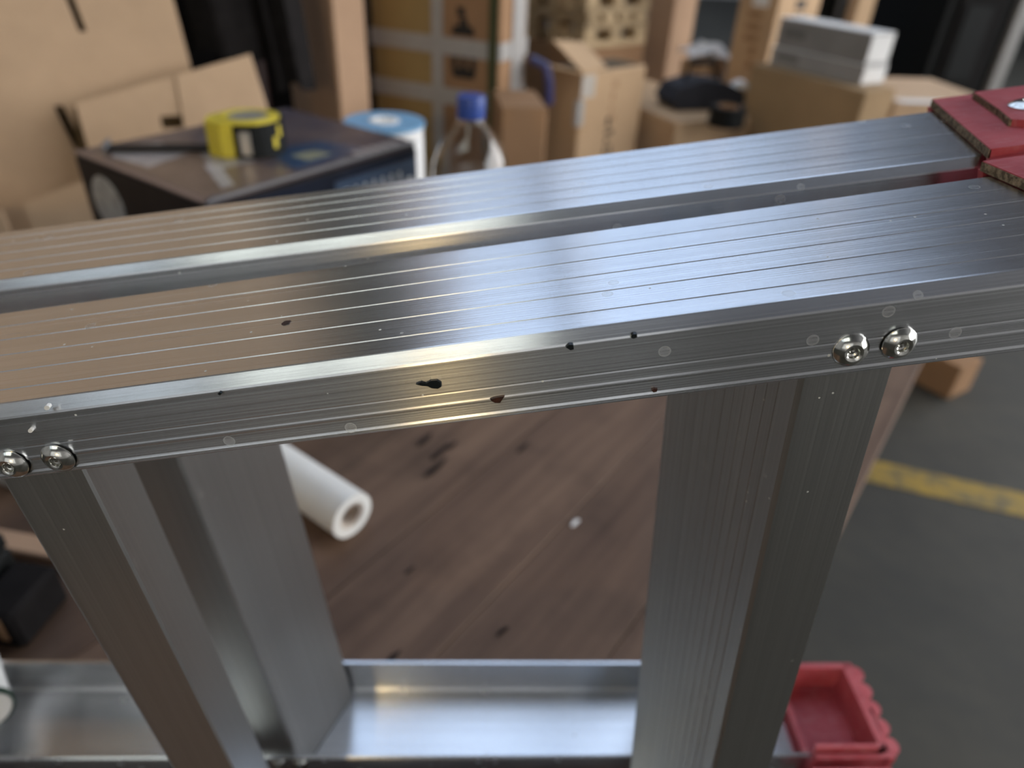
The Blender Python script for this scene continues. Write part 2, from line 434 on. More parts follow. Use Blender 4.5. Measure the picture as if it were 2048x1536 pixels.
ZL = -.5649
front_up, MFU = stile(YF, ZF, FS, XL, .192, PF, False, .010)
back_up, MBU = stile(YB, ZB, BS, XL, .203, PB, False, .016)
front_lo, MFL = stile(YF, ZL, LS, XL, .205, PF, True)
back_lo, MBL = stile(YB, ZL, LS, XL, .215, PB, True)

# treads: a hollow bar with ribs on the stepping side, skewed across the stiles
def tread(X, Y0, depth, shift, zl, zh, half=.0152):
    y0, y1 = .0026, depth
    def sx(y): return shift * y / depth
    loop = []
    r = .0012
    L = [(-half + r + sx(y0), y0), (half - r + sx(y0), y0), (half + sx(y0 + r), y0 + r), (half + sx(y1 - r), y1 - r), (half - r + sx(y1), y1), (-half + .005 + sx(y1), y1), (-half + sx(y1 - .006), y1 - .006)]
    nr = 12
    for i in range(nr):
        y = y1 - .010 - (y1 - y0 - .018) * i / (nr - 1)
        L += [(-half + sx(y), y + .0005), (-half + .0006 + sx(y), y), (-half + sx(y), y - .0005)]
    L += [(-half + sx(y0 + r), y0 + r)]
    n = len(L)
    mb = MB()
    # top ends follow the sloping webs
    top = [(p[0], p[1], zh(X + p[0])) for p in L]; bot = [(p[0], p[1], zl(X + p[0])) for p in L]
    mb.strip(bot, top)
    mb.add(bot, [tuple(range(n))[::-1]]); mb.add(top, [tuple(range(n))])
    return mb.build('tread', ALU_T, LAD, LB @ T(X, Y0, 0), smooth=False)
for k_ in range(4):
    X = .1119 - .2762 * k_
    tread(X, YF, .0716, -.031, lambda x: ZL + LS * x + .0032, lambda x: ZF + FS * x - .0032)
for k_ in range(4):
    X = .0930 - .2860 * k_
    tread(X, YB, .0665, .0305, lambda x: ZL + LS * x + .0032, lambda x: ZB + BS * x - .0032)
# rivets
riv = MB().lathe([(.0056, 0), (.0057, -.0006), (.0052, -.0013), (.0040, -.0023), (.0030, -.0027), (.0026, -.0026), (.0020, -.0023), (.0018, -.0012), (.0011, -.0009), (.0007, -.0016), (.0001, -.0017)], axis='y', n=28, cap=False).mesh('rivet', CHROME, True)
def rivet(st, M, X, Z, Y0):
    loc = M.inverted() @ LB @ Vector((X, Y0, Z))
    link('rivet', riv, st, T(loc.x, -.0002, loc.z) @ RX(random.uniform(-5, 5)) @ RZ(random.uniform(-6, 6)))
for k_ in range(4):
    for X, Z in ((.1080, -.1219), (.1229, -.1203)):
        X2 = X - .2793 * k_ + (.0015 if k_ and X > .11 else 0)
        rivet(front_up, MFU, X2, Z - FS * .2793 * k_ - (.0028 if k_ else 0), YF)
        rivet(back_up, MBU, X2 - .02, ZB + BS * (X2 - .02) - .020, YB)
        rivet(front_lo, MFL, X2, ZL + LS * X2 + .020, YF)
        rivet(back_lo, MBL, X2 - .02, ZL + LS * (X2 - .02) + .018, YB)
# paint drips on the front stile
def blob(M, par, pts, mat, nrm='y'):
    # pts: outline in ladder-frame x,z on the front flange, or x,y on the web
    mb = MB()
    if nrm == 'y': mb.prism([(p[0], p[1]) for p in pts], 'y', -.0011, .0004)
    else: mb.prism([(p[0], p[1]) for p in pts], 'z', -.0002, .0003)
    mb.build('paint_spot', mat, par)
def fpt(px, py):
    r = ray(px, py); wv = LT.inverted() @ (CAM + r * .2)
    wv = wv * (YF / wv.y)
    q = MFU.inverted() @ LB @ wv; return (q.x, q.z)
def tpt(px, py):
    r = ray(px, py); a = (MFU.inverted() @ LB @ LT.inverted())
    o_ = a @ CAM; d_ = (a @ (CAM + r)) - o_; t_ = (0 - o_.z) / d_.z; q = o_ + d_ * t_; return (q.x, q.y)
blob(MFU, front_up, [fpt(*p) for p in ((832, 765), (842, 761), (852, 764), (862, 758), (874, 757), (882, 762), (883, 770), (876, 774), (864, 773), (856, 769), (844, 768))], PAINT)
blob(MFU, front_up, [fpt(*p) for p in ((980, 795), (992, 792), (1009, 789), (1004, 796), (1000, 802), (990, 802), (984, 799))], RUST)
blob(MFU, front_up, [fpt(*p) for p in ((1131, 691), (1138, 686), (1146, 686), (1147, 695), (1140, 697))], PAINT)
blob(MFU, front_up, [fpt(*p) for p in ((1261, 668), (1266, 665), (1273, 665), (1273, 671), (1266, 674), (1261, 672))], PAINT)
blob(MFU, front_up, [fpt(*p) for p in ((1302, 777), (1307, 774), (1314, 775), (1312, 780), (1305, 781))], RUST)
blob(MFU, front_up, [tpt(*p) for p in ((563, 649), (570, 643), (582, 642), (578, 648), (568, 651))], RUST, 'z')
blob(MFU, front_up, [fpt(*p) for p in ((437, 784), (441, 781), (446, 783), (442, 787))], PAINT)
# pale dried drops, black speck on the near tread
for px_, py_, s_ in ((97, 812, 6), (64, 858, 5)):
    blob(MFU, front_up, [fpt(px_ + s_ * math.cos(t * .9), py_ + s_ * .8 * math.sin(t * .9)) for t in range(7)], WHITE)

# red plastic feet, one over the end of each stile
def foot(par_M, W, H, xs, skew, flip, ln):
    sgn = -1 if flip else 1
    tk = .0042
    e = .0022
    def sk(y): return xs + skew * (y / W)
    t = MB()
    # top plate, skewed inner edge
    t.prism([(sk(-e), -e), (xs + ln, -e), (xs + ln, W + e), (sk(W + e), W + e)], 'z', .0003 * sgn, tk * sgn)
    # side walls
    t.prism([(sk(-e), .0003 * sgn), (sk(-e) + .006, -(H + .004) * sgn), (xs + ln, -(H + .004) * sgn), (xs + ln, .0003 * sgn)], 'y', -e - .0022, -.0010)
    t.prism([(sk(W), .0003 * sgn), (sk(W) + .006, -(H + .004) * sgn), (xs + ln, -(H + .004) * sgn), (xs + ln, .0003 * sgn)], 'y', W + .0010, W + e + .0022)
    # end sole
    t.box(xs + ln - .0015, xs + ln + .006, -e - .0022, W + e + .0022, min(-(H + .004) * sgn, tk * sgn), max(-(H + .004) * sgn, tk * sgn))
    f = t.build('foot', RED, LAD, par_M)
    # raised panel on the plate
    p = MB()
    a, b = W * .22, W * .93
    p.prism([(sk(a) + .024, a), (xs + ln - .004, a), (xs + ln - .004, b), (sk(b) + .017, b), (sk(W * .5) + .0175, W * .5), (sk(a) + .018, a + .006)], 'z', (tk - .001) * sgn, (tk + .0030) * sgn)
    p.build('raised_panel', RED, f)
    pe = MB(); pe.prism([(sk(a) + .0174, a + .006), (sk(a) + .0184, a + .0056), (sk(W * .5) + .0180, W * .5), (sk(b) + .0175, b), (sk(b) + .0166, b), (sk(W * .5) + .0171, W * .5)], 'z', (tk - .0005) * sgn, (tk + .0027) * sgn)
    pe.build('grimy_rim', GRIME, f)
    g = MB()
    g.prism([(sk(-e) - .0004, -e), (sk(-e) + .0006, -e), (sk(W + e) + .0006, W + e), (sk(W + e) - .0004, W + e)], 'z', .0004 * sgn, (tk - .0004) * sgn)
    g.build('grimy_rim', GRIME, f)
    # serrated sole
    nt = 5
    hh = H + .004
    for i in range(nt):
        y = -e + (W + 2 * e) * (i + .5) / nt
        MB().lathe([(.0072, -hh * sgn), (.0072, tk * sgn)], (xs + ln + .006, y, 0), 10).build('sole_rib', RED, f, smooth=True)
    rv = MB().lathe([(.0085, 0), (.0085, .0008), (.0070, .0018), (.0045, .0026), (.0030, .0028), (.0024, .0022), (.0001, .0020)], n=28, cap=False).mesh('rivet', CHROME, True)
    link('rivet', rv, f, T(xs + .0305 + skew * .5, W * .50, (tk + .0028) * sgn) @ (RX(180) if flip else Matrix()))
    return f
foot(MFU, .0810, .0287, .1975, -.008, False, .062)
foot(MBU, .0742, .0265, .2000, .016, False, .066)
foot(MFL, .0810, .0287, .203, 0, True, .062)
foot(MBL, .0742, .0265, .212, 0, True, .062)
# webs of the lower back foot seen from inside
f2 = MB()
f2.box(.218, .274, .001, .004, -.001, .036); f2.box(.218, .274, .0702, .0732, -.001, .036); f2.box(.268, .274, .001, .0732, -.001, .036)
f2.box(.218, .222, .001, .0732, -.001, .012); f2.box(.218, .27, .001, .0732, .0000, .0045)
f2.build('foot_socket', RED, LAD, MBL)
# hinge plates at the far top end of the ladder
for zc, M_ in ((ZF, MFU), (ZL, MFL)):
    s_ = -1 if M_ is MFL else 1
    MB().rbox(XL - .06, XL + .03, .004, .165, .0005 if s_ > 0 else .0045, .0045 if s_ > 0 else .0085, .0008).build('hinge_plate', STEEL, LAD, M_)

# ------------------------------------------------------------------ cartons
def carton(name, label, cat, corner, theta, wr, wl, z0, z1, mat, top=True, group=None, tape=False, body='body'):
    # corner = nearest vertical edge; right face runs along theta, left face along theta + 90
    cx = corner.x + .5 * (wr * math.cos(R(theta)) + wl * math.cos(R(theta + 90)))
    cy = corner.y + .5 * (wr * math.sin(R(theta)) + wl * math.sin(R(theta + 90)))
    o = thing(name, label, cat, T(cx, cy, z0) @ RZ(theta), group)
    h = z1 - z0; b = .004
    MB().rbox(-wr / 2, wr / 2, -wl / 2, wl / 2, 0, h - (.004 if top else 0), b).build(body, mat, o)
    if top:
        for s in (-1, 1):
            y0_, y1_ = (-wl / 2 + .001, -.001) if s < 0 else (.001, wl / 2 - .001)
            MB().rbox(-wr / 2 + .001, wr / 2 - .001, y0_, y1_, h - .004, h, .0012).build('flap', mat, o)
    if tape:
        MB().box(-wr / 2, wr / 2, -.025, .025, h, h + .0006).build('tape', TAPE, o)
        MB().box(-wr / 2 - .0006, -wr / 2, -.025, .025, h - .07, h + .0006).build('tape', TAPE, o)
    o['w'] = 0
    del o['w']
    return o
def pcarton(name, label, cat, pxL, pxC, pxR, pyC, Y, theta, z0, z1=None, mat=CARD, **kw):
    c = at(pxC, pyC, Y)
    wr = reach(c, theta, pxR, pyC) if pxR is not None else kw.pop('wr')
    wl = reach(c, theta + 90, pxL, pyC) if pxL is not None else kw.pop('wl')
    kw.pop('wr', None); kw.pop('wl', None)
    return carton(name, label, cat, c, theta, wr, wl, z0, c.z if z1 is None else z1, mat, **kw), c, wr, wl
def bars(parent, name, mat, axis, face, a0, a1, zs, wdt, seed=1):
    # rows of short printed marks (illegible lettering) on a vertical face
    rnd = random.Random(seed); mb = MB(); z = zs[0]
    while z < zs[1]:
        hgt = rnd.uniform(.35, .9) * wdt; k = rnd.choice((0, 1, 2))
        m_ = (a0 + a1) / 2
        for (p, q) in (((a0, m_ - wdt * .08),), ((a0, a0 + (a1 - a0) * .3), (a1 - (a1 - a0) * .3, a1)), ((a0, a1),))[k]:
            if axis == 'x': mb.box(p, q, face - .0006, face + .0006, z, z + hgt)
            else: mb.box(face - .0006, face + .0006, p, q, z, z + hgt)
        z += hgt + wdt * .35
    return mb.build(name, mat, parent)

# big flattened carton leaning upright at the left
def sheet_M(px, py, Y, yaw, lean): p = at(px, py, Y); return T(p.x, p.y, 0) @ RZ(yaw) @ RX(-lean)
SM = .48          # the boards stand turned towards the right-hand windows
SH = thing('cardboard_sheet', 'tall tan flattened carton leaning upright behind the printed box', 'cardboard', T(-1.0, 1.30, 0))
def sheet_panel(par, name, Y, pts, th=.006, mat=CARD_L, lean=.10):
    # outline given as (x, z) around the place it stands, thickened backwards and leaning back
    vs = []
    for t in (0, th):
        for x, z in pts: vs.append((x - par.location.x, Y + t + lean * z + SM * (x + .7) - par.location.y, z))
    n = len(pts)
    MB().add(vs, [tuple(range(n))[::-1], tuple(range(n, 2 * n))] + [(i, (i + 1) % n, n + (i + 1) % n, n + i) for i in range(n)]).build(name, mat, par)
def lean_pt(px, py, Y, lean=.10):
    # point of the leaning plane y = Y + lean*z
    r = ray(px, py); t_ = (Y + SM * .7 + lean * CAM.z) / (r.y - lean * r.z - SM * r.x); q = CAM + r * t_; return (q.x, q.z)
YA, YS = 1.37, 1.30
e0, e1 = lean_pt(344, 0, YA), lean_pt(372, 105, YA)
kx = (e1[0] - e0[0]) / (e1[1] - e0[1])
xr = lambda z: e0[0] + kx * (z - e0[1])
# the board is two panels meeting in one seam that opens into slots
s0, s1, s2, s3 = lean_pt(130, -20, YA), lean_pt(163, 64, YA), lean_pt(104, 212, YA), lean_pt(178, 354, YA)
m0 = lean_pt(134, 120, YA)
sheet_panel(SH, 'panel', YA, [(-1.9, .02), (s3[0] + .02, .02), s3, s2, m0, (s1[0] - .006, s1[1]), (s0[0] - .006, s0[1]), (s0[0] - .006, 2.35), (-1.9, 2.35)])
sheet_panel(SH, 'panel', YA, [(xr(.02), .02), (xr(2.35), 2.35), (s0[0] + .008, 2.35), (s0[0] + .008, s0[1]), (s1[0] + .008, s1[1]), (s1[0] - .0058, s1[1]), (m0[0] + .0003, m0[1]), (s2[0] + .0003, s2[1]), (s2[0] + .016, s2[1]), (s3[0] + .016, s3[1]), (s3[0] + .0003, s3[1]), (s3[0] + .0203, .02)])
SB = thing('carton_flap_sheet', 'lower tan cardboard sheet with dark slots and cut hole', 'cardboard', T(-.9, 1.40, 0))
tl, tr, br = lean_pt(150, 207, YS), lean_pt(500, 108, YS), lean_pt(548, 260, YS)
bl = lean_pt(215, 430, YS)
kb = (br[0] - tr[0]) / (br[1] - tr[1])
h0, h1, h2, h3 = lean_pt(318, 236, YS), lean_pt(362, 230, YS), lean_pt(364, 256, YS), lean_pt(320, 262, YS)
s4 = lean_pt(350, 190, YS)
lo = .02
# main flap with a hand hole: left piece, right piece and the strips above and below the hole
xm0, xm1 = h0[0], h1[0]
def topz(x): return tl[1] + (tr[1] - tl[1]) * (x - tl[0]) / (tr[0] - tl[0])
kl = (bl[0] - tl[0]) / (bl[1] - tl[1])
xl = lambda z: tl[0] + kl * (z - tl[1])
sheet_panel(SB, 'flap', YS, [tl, (xm0, topz(xm0)), (xm0, lo), (xl(lo), lo)])
sheet_panel(SB, 'flap', YS, [(xm0, topz(xm0)), (xm1, topz(xm1)), (xm1, h1[1]), (xm0, h1[1])])
sheet_panel(SB, 'flap', YS, [(xm0, h2[1]), (xm1, h2[1]), (xm1, lo), (xm0, lo)])
sheet_panel(SB, 'flap', YS - .004, [(xm1 + .003, topz(xm1 + .003)), tr, (tr[0] + kb * (lo - tr[1]), lo), (xm1 + .003, lo)])
v0, v1, v2 = lean_pt(45, 408, YS - .05), lean_pt(190, 352, YS - .05), lean_pt(232, 470, YS - .05)
sheet_panel(SB, 'flap', YS - .05, [v0, v1, (v2[0], v2[1] - .2), (v0[0] + .03, v2[1] - .2)])
v3 = lean_pt(2, 425, YS - .06)
sheet_panel(SB, 'flap', YS - .06, [(-1.5, v3[1] + .06), v3, (v3[0] + .03, v3[1] - .3), (-1.5, v3[1] - .3)])
sheet_panel(SB, 'shade_layer', YS + .03, [(xl(.02) - .02, .02), (tr[0] - .05 + kb * (.02 - tr[1]), .02), (tr[0] - .05, tr[1] - .05), (tl[0] - .015, tl[1] - .01), (xl(.9) - .035, .9)], .006, CARD_SHADE)  # second layer, its dark colour gives the shade in slots and hole
sheet_panel(SH, 'shade_layer', YA + .03, [(-1.85, .02), (xr(.02) - .05, .02), (xr(2.3) - .05, 2.3), (-1.85, 2.3)], .006, CARD_SHADE)
bp0, bp1 = at(355, 100, 2.35), at(765, 100, 2.35)  # added black sheet stands in for the dark gaps between the goods
BPN = thing('dark_gap_screen', 'tall black screen added as the dark gap behind the jacket and cartons', 'screen', T((bp0.x + bp1.x) / 2, 2.35, 0))
MB().rbox(-(bp1.x - bp0.x) / 2, (bp1.x - bp0.x) / 2, 0, .03, 0, 2.0, .004).build('board', CLOTH, BPN)
for s_ in (-1, 1): MB().rbox(s_ * (bp1.x - bp0.x) / 2 - .03, s_ * (bp1.x - bp0.x) / 2 + .03, .031, .30, 0, .05, .004).build('foot', STEEL, BPN)

# printed dark box on the bench
N = onz(411, 412, 1.06); N.z = 1.06
PBX, c, wr, wl = None, None, .338, .276
PBX = carton('printed_box', 'dark printed box with white round emblem under the tape measure', 'box', N, BU + .5, wr, wl, BH, 1.06, DKPR, top=False)
hb = 1.06 - BH
MB().rbox(-wr / 2 + .001, wr / 2 - .001, -wl / 2 + .001, wl / 2 - .001, hb - .001, hb + .003, .001).build('lid', BOXTOP, PBX)
MB().box(-wr / 2 + .002, wr / 2 - .002, -wl / 2 - .0008, -wl / 2, .01, hb - .006).build('side_print', NAVY, PBX)
# pale rim of the lid
MB().box(-wr / 2, wr / 2, -wl / 2 - .0012, -wl / 2 + .006, hb + .003, hb + .0036).build('worn_edge', PAPERG, PBX)
MB().box(-wr / 2 - .001, -wr / 2 + .008, -wl / 2, wl / 2, hb + .003, hb + .0036).build('worn_edge', m_plain('brown_edge', (.20, .13, .10), .5), PBX)
# white disc on the left face (face x = -wr/2)
MB().lathe([(.0001, -.0012), (.034, -.0012), (.036, 0)], (-wr / 2, wl * .29, hb - .052), 28, 'x').build('round_emblem', m_plain('emblem_grey', (.38, .37, .36), .5, 0, .45, 90), PBX)
MB().lathe([(.0001, -.0012), (.010, -.0012), (.011, 0)], (-wr / 2, -wl * .30, hb - .075), 20, 'x').build('small_emblem', PAPERG, PBX)
# label plate with pale lettering on the right face
MB().box(wr * .04, wr / 2 - .006, -wl / 2 - .0016, -wl / 2 - .0008, hb - .078, hb - .018).build('label_plate', m_plain('blue_label', (.02, .045, .09), .4), PBX)
lt = MB(); rnd = random.Random(5); x = wr * .06
y_ = -wl / 2 - .0024
lt.box(x, x + .005, y_, y_ + .0006, hb - .068, hb - .030); lt.box(x + .005, x + .018, y_, y_ + .0006, hb - .068, hb - .061); lt.box(x + .005, x + .016, y_, y_ + .0006, hb - .037, hb - .030)
lt.box(x + .005, x + .017, y_, y_ + .0006, hb - .053, hb - .047); lt.box(x + .016, x + .020, y_, y_ + .0006, hb - .062, hb - .036); x += .026
while x < wr / 2 - .022:
    k = rnd.random()
    lt.box(x, x + .0035, y_, y_ + .0006, hb - .068, hb - (.042 if k < .6 else .030)); lt.box(x + .009, x + .0125, y_, y_ + .0006, hb - .068, hb - .046)
    lt.box(x + .0035, x + .009, y_, y_ + .0006, hb - (.048 if k < .5 else .068), hb - (.042 if k < .5 else .062)); x += .0165
lt.build('lettering', m_plain('pale_letters', (.62, .62, .63), .5), PBX)
# product pictures on the lid
def patch(poly, mat, z=.0034): MB().prism(poly, 'z', hb + .003, hb + z).build('lid_print', mat, PBX)
GLZ = m_plain('pale_print', (.40, .37, .37), .3, 0, .3, 40); BRN = m_plain('brown_print', (.17, .115, .085), .35, 0, .3, 30); BLP = m_plain('blue_print', (.035, .07, .14), .3, 0, .4, 30)
patch([(-wr * .47, -wl * .45), (-wr * .10, -wl * .45), (-wr * .20, wl * .15), (-wr * .47, wl * .44)], BRN, .00335)
patch([(-wr * .42, wl * .05), (-wr * .20, wl * .12), (-wr * .22, wl * .36), (-wr * .36, wl * .45), (-wr * .44, wl * .3)], GLZ)
patch([(-wr * .28, -wl * .18), (-wr * .12, -wl * .20), (-wr * .06, wl * .04), (-wr * .20, wl * .07)], GLZ)
patch([(-wr * .38, -wl * .40), (-wr * .33, -wl * .40), (-wr * .22, -wl * .10), (-wr * .27, -wl * .08)], GLZ, .0036)
patch([(-wr * .08, -wl * .42), (wr * .30, -wl * .42), (wr * .22, -wl * .15), (-wr * .02, -wl * .10)], BLP)
patch([(wr * .02, -wl * .36), (wr * .14, -wl * .36), (wr * .12, -wl * .26), (wr * .02, -wl * .24)], m_plain('yellowish_print', (.25, .25, .17), .4), .0037)
for i in range(5): patch([(wr * (.20 + .05 * i), -wl * .46), (wr * (.235 + .05 * i), -wl * .46), (wr * (.235 + .05 * i), -wl * .40), (wr * (.20 + .05 * i), -wl * .40)], GLZ, .0037)

# tape measure on the printed box
tm = onz(506, 300, 1.064)
TM = thing('tape_measure', 'yellow and black tape measure lying on the printed box', 'tape measure', T(tm.x, tm.y, 1.0642) @ RZ(8))
def dpoly(r, nose, n=22, s=1.0):
    P = [(r * math.cos(t), r * math.sin(t)) for t in [R(-100 + 200 * i / (n - 1)) for i in range(n)]]
    P += [(-r * .55, r * .97), (-r - nose, r * .10), (-r - nose, -r * .62), (-r * .75, -r * .98)]
    return [(x * s, y * s) for x, y in P]
MB().prism(dpoly(.039, .010), 'z', 0, .043).build('case', YEL, TM)
MB().prism(dpoly(.041, .002, s=.985), 'z', .004, .0385).build('core_shell', YEL, TM)
g_ = MB(); arc = [R(-110 + 165 * i / 16) for i in range(17)]
inn = [(.0388 * math.cos(t), .0388 * math.sin(t)) for t in arc]; out = [(.0425 * math.cos(t), .0425 * math.sin(t)) for t in arc]
g_.prism(out + inn[::-1], 'z', .001, .0405); g_.build('rubber_grip', BLACK, TM)
for a0 in (-42, -30):
    arc2 = [R(a0 + 9 * i / 4) for i in range(5)]
    MB().prism([(.0432 * math.cos(t), .0432 * math.sin(t)) for t in arc2] + [(.042 * math.cos(t), .042 * math.sin(t)) for t in arc2[::-1]], 'z', .010 if a0 == -42 else .022, .024 if a0 == -42 else .036).build('yellow_inset', YEL, TM)
arc3 = [R(-98 + 16 * i / 4) for i in range(5)]
MB().prism([(.046 * math.cos(t), .046 * math.sin(t)) for t in arc3] + [(.043 * math.cos(t), .043 * math.sin(t)) for t in arc3[::-1]], 'z', .006, .034).build('belt_clip', m_plain('clip_steel', (.66, .63, .58), .3, .8), TM)
MB().lathe([(.0001, .0438), (.024, .0438), (.025, .043)], n=32).build('label_disc', m_plain('tape_label', (.36, .34, .30), .35, .2, .3, 120), TM)
MB().lathe([(.026, .0425), (.0275, .0445), (.033, .0445), (.0345, .0425)], n=36, cap=False).build('ring', YEL, TM, smooth=True)
MB().box(-.175, -.036, -.0125, .0125, .002, .0045).build('blade', BLACK, TM)
MB().box(-.178, -.175, -.013, .013, -.0005, .0115).build('end_hook', STEEL, TM)

# film roll with a blue end label
fr = at(769, 243, 1.16)
FR = thing('film_roll', 'standing white roll with light blue disc end behind the printed box', 'roll', T(fr.x, fr.y, BH))
hz = fr.z - BH
MB().lathe([(.058, 0), (.060, .004), (.060, hz - .004), (.058, hz - .001)], n=36).build('roll_body', PAPERW, FR, smooth=True)
MB().lathe([(.019, hz - .001), (.019, hz + .001), (.063, hz + .001), (.063, hz - .004)], n=36, cap=False).build('end_disc', LBLUE, FR)
MB().lathe([(.0165, hz - .03), (.0165, hz + .0025), (.024, hz + .0025), (.024, hz)], n=28, cap=False).build('core_ring', PAPERW, FR)
MB().lathe([(.0001, hz - .012), (.0165, hz - .012)], n=20, cap=False).build('core_hole', m_plain('core_card', (.30, .24, .21), .8), FR)

# clear bottle with blue cap
bt = at(942, 240, .98)
BT = thing('plastic_bottle', 'clear plastic bottle with a blue screw cap', 'bottle', T(bt.x, bt.y, BH))
ctop = at(943, 190, .98).z - BH
zs = ctop - .028
out_ = [(.044, 0), (.053, .006), (.056, .02), (.056, zs - .13), (.0555, zs - .085), (.052, zs - .062), (.044, zs - .040), (.032, zs - .022), (.020, zs - .009), (.0155, zs - .002), (.0152, zs + .018)]
MB().lathe(out_ + [(r - .0011, z) for r, z in out_[:1:-1]] + [(.045, .008), (.0001, .006)], n=40, cap=True).build('body', CLEAR, BT, smooth=True)
MB().lathe([(.0185, zs), (.0188, zs + .025), (.0178, zs + .0275), (.0001, zs + .028)], n=32, cap=False).build('cap', BLUE, BT, smooth=True)
MB().lathe([(.0172, zs - .007), (.0180, zs - .006), (.0180, zs - .003), (.0172, zs - .002)], n=32, cap=False).build('neck_ring', CLEAR, BT, smooth=True)

# white paper tube lying on the bench
ta, tb = onz(560, 935, BH + .027), onz(705, 1032, BH + .027)
dv = (tb - ta).normalized(); ta = ta - dv * .10
PT = thing('paper_tube', 'white hollow tube lying on the wooden bench', 'tube', T(*ta))
ln = (tb - ta).length
Mt = Matrix.Rotation(math.atan2(dv.y, dv.x), 4, 'Z')
MB().lathe([(.016, .002), (.016, ln), (.026, ln), (.026, 0), (.016, .002)], n=32, axis='x', cap=False).build('wound_paper', WHITE, PT, Mt, smooth=True)
MB().lathe([(.0125, .0), (.0125, ln - .002), (.0160, ln - .002)], n=28, axis='x', cap=False).build('core', m_plain('tube_core', (.55, .47, .40), .8), PT, Mt, smooth=True)

# things at the left edge of the bench
bc = at(150, 1262, .455)
BC = thing('black_case', 'black plastic case with pale lettering behind the lower ladder rail', 'case', T(bc.x - .14, .455, BH) @ RZ(-10))
MB().rbox(-.14, .10, -.04, .035, 0, .055, .004).build('body', BLACK, BC)
MB().rbox(-.14, .10, -.04, .035, .056, .074, .004).build('lid', BLACK, BC)
MB().rbox(.103, .145, -.03, .03, 0, .045, .004).build('side_pocket', CLOTH, BC)
MB().box(.110, .118, -.0312, -.030, .008, .018).build('blue_mark', BLUE, BC)
MB().box(.126, .134, -.0312, -.030, .012, .04).build('side_stripe', CARD_B, BC)
lb = MB(); rnd = random.Random(3); y_ = -.032
while y_ < .025:
    hgt = rnd.uniform(.005, .009)
    lb.box(.070, .082, y_, y_ + .002, .074, .0746); lb.box(.070 if rnd.random() < .5 else .078, .074 if rnd.random() < .5 else .082, y_ + .002, y_ + hgt, .074, .0746); y_ += hgt + .004
lb.build('lettering', m_plain('case_letters', (.5, .5, .5), .6), BC)
p = onz(75, 1100, BH + .018)
RS = tag(MB().lathe([(.006, -.03), (.017, -.03), (.017, -.024), (.011, -.022), (.011, .022), (.017, .024), (.017, .03), (.006, .03)], n=24, axis='x').build('red_spool', m_plain('red_gloss', (.30, .012, .012), .35), None, T(p.x, .575, BH + .0175) @ RZ(60), smooth=True), 'small red spool lying on the bench beside the black case', 'spool')
p = onz(-12, 1000, BH + .03)
JR = thing('grey_jar', 'pale grey jar at the left frame edge behind the ladder', 'jar', T(p.x - .015, max(p.y + .02, .64), BH))
MB().lathe([(.030, 0), (.033, .003), (.033, .055), (.028, .062)], n=28).build('body', m_plain('jar_grey', (.50, .49, .46), .5), JR, smooth=True)
MB().lathe([(.030, .060), (.031, .062), (.031, .074), (.029, .076)], n=28).build('lid', m_plain('jar_lid', (.42, .42, .40), .5), JR, smooth=True)
p = onz(20, 1115, BH + .01)
WBt = tag(MB().rbox(-.16, .10, -.012, .012, 0, .016, .002).build('wood_batten', CARD_P, None, T(p.x, .515, BH) @ RZ(-12)), 'thin pinkish wooden batten lying behind the black case', 'batten')
# white cartridge lying across the lower stile
c0 = onz(4, 1345, BH + .058)
CT = thing('white_cartridge', 'white cartridge with a dark green end lying on the lower rail', 'cartridge', T(c0.x - .022, c0.y - .005, BH + .046) @ RZ(-50))
MB().lathe([(.010, -.10), (.019, -.098), (.020, -.09), (.020, .026), (.0185, .029)], n=28, axis='x').build('barrel', WHITE, CT, smooth=True)
MB().lathe([(.0198, .0235), (.0212, .024), (.0212, .0285), (.0198, .029)], n=28, axis='x', cap=False).build('end_cap', m_plain('dark_green', (.01, .04, .022), .4), CT, smooth=True)

# ------------------------------------------------------------------ stacked goods behind the bench
# strapped cartons
th = 62
cs = at(1000, 100, 1.85)
wr1 = reach(cs, th, 1052, 100); wl1 = reach(cs, th + 90, 878, 90); wl2 = reach(cs, th + 90, 745, 80)
cA = carton('strapped_carton', 'brown strapped carton with black handling marks behind the bottle', 'carton', cs, th, wr1, wl1 - .003, 0, 2.0, CARD_B)
d2 = Vector((math.cos(R(th + 90)), math.sin(R(th + 90)), 0))
cB = carton('ochre_carton', 'ochre carton strapped beside the brown carton with handling marks', 'carton', cs + d2 * (wl1 + .003), th, wr1, wl2 - wl1 - .003, 0, 2.0, CARD_O)
# handling marks on the left face (face x = -wr/2 of the brown carton)
def face_mark(par, wr_, y, z, polys, mat=INK, name='handling_mark'):
    mb = MB()
    for pl in polys: mb.prism([(y + a, z + b) for a, b in pl], 'x', -wr_ / 2 - .0009, -wr_ / 2 + .0003)
    return mb.build(name, mat, par)
def zpx(px, py):
    r = ray(px, py); t_ = reach(cs, th + 90, px, py); q = cs + d2 * t_; k = (q.x * r.x + q.y * r.y) / (r.x ** 2 + r.y ** 2); return CAM.z + r.z * k
wa = wl1 - .003
ymk = -wa / 2 + reach(cs, th + 90, 928, 50)
z1_, z2_, z3_, z4_ = zpx(928, 14), zpx(928, 72), zpx(928, 112), zpx(928, 157)
hA = z1_ - z2_; hB = z3_ - z4_
face_mark(cA, wr1, ymk, z2_, [[(-.03, 0), (.035, 0), (.03, hA * .35), (-.025, hA * .35)], [(-.012, hA * .35), (.012, hA * .35), (.014, hA * .62), (-.008, hA * .62)], [(-.005, hA * .66), (.018, hA * .66), (.02, hA), (.0, hA)]])
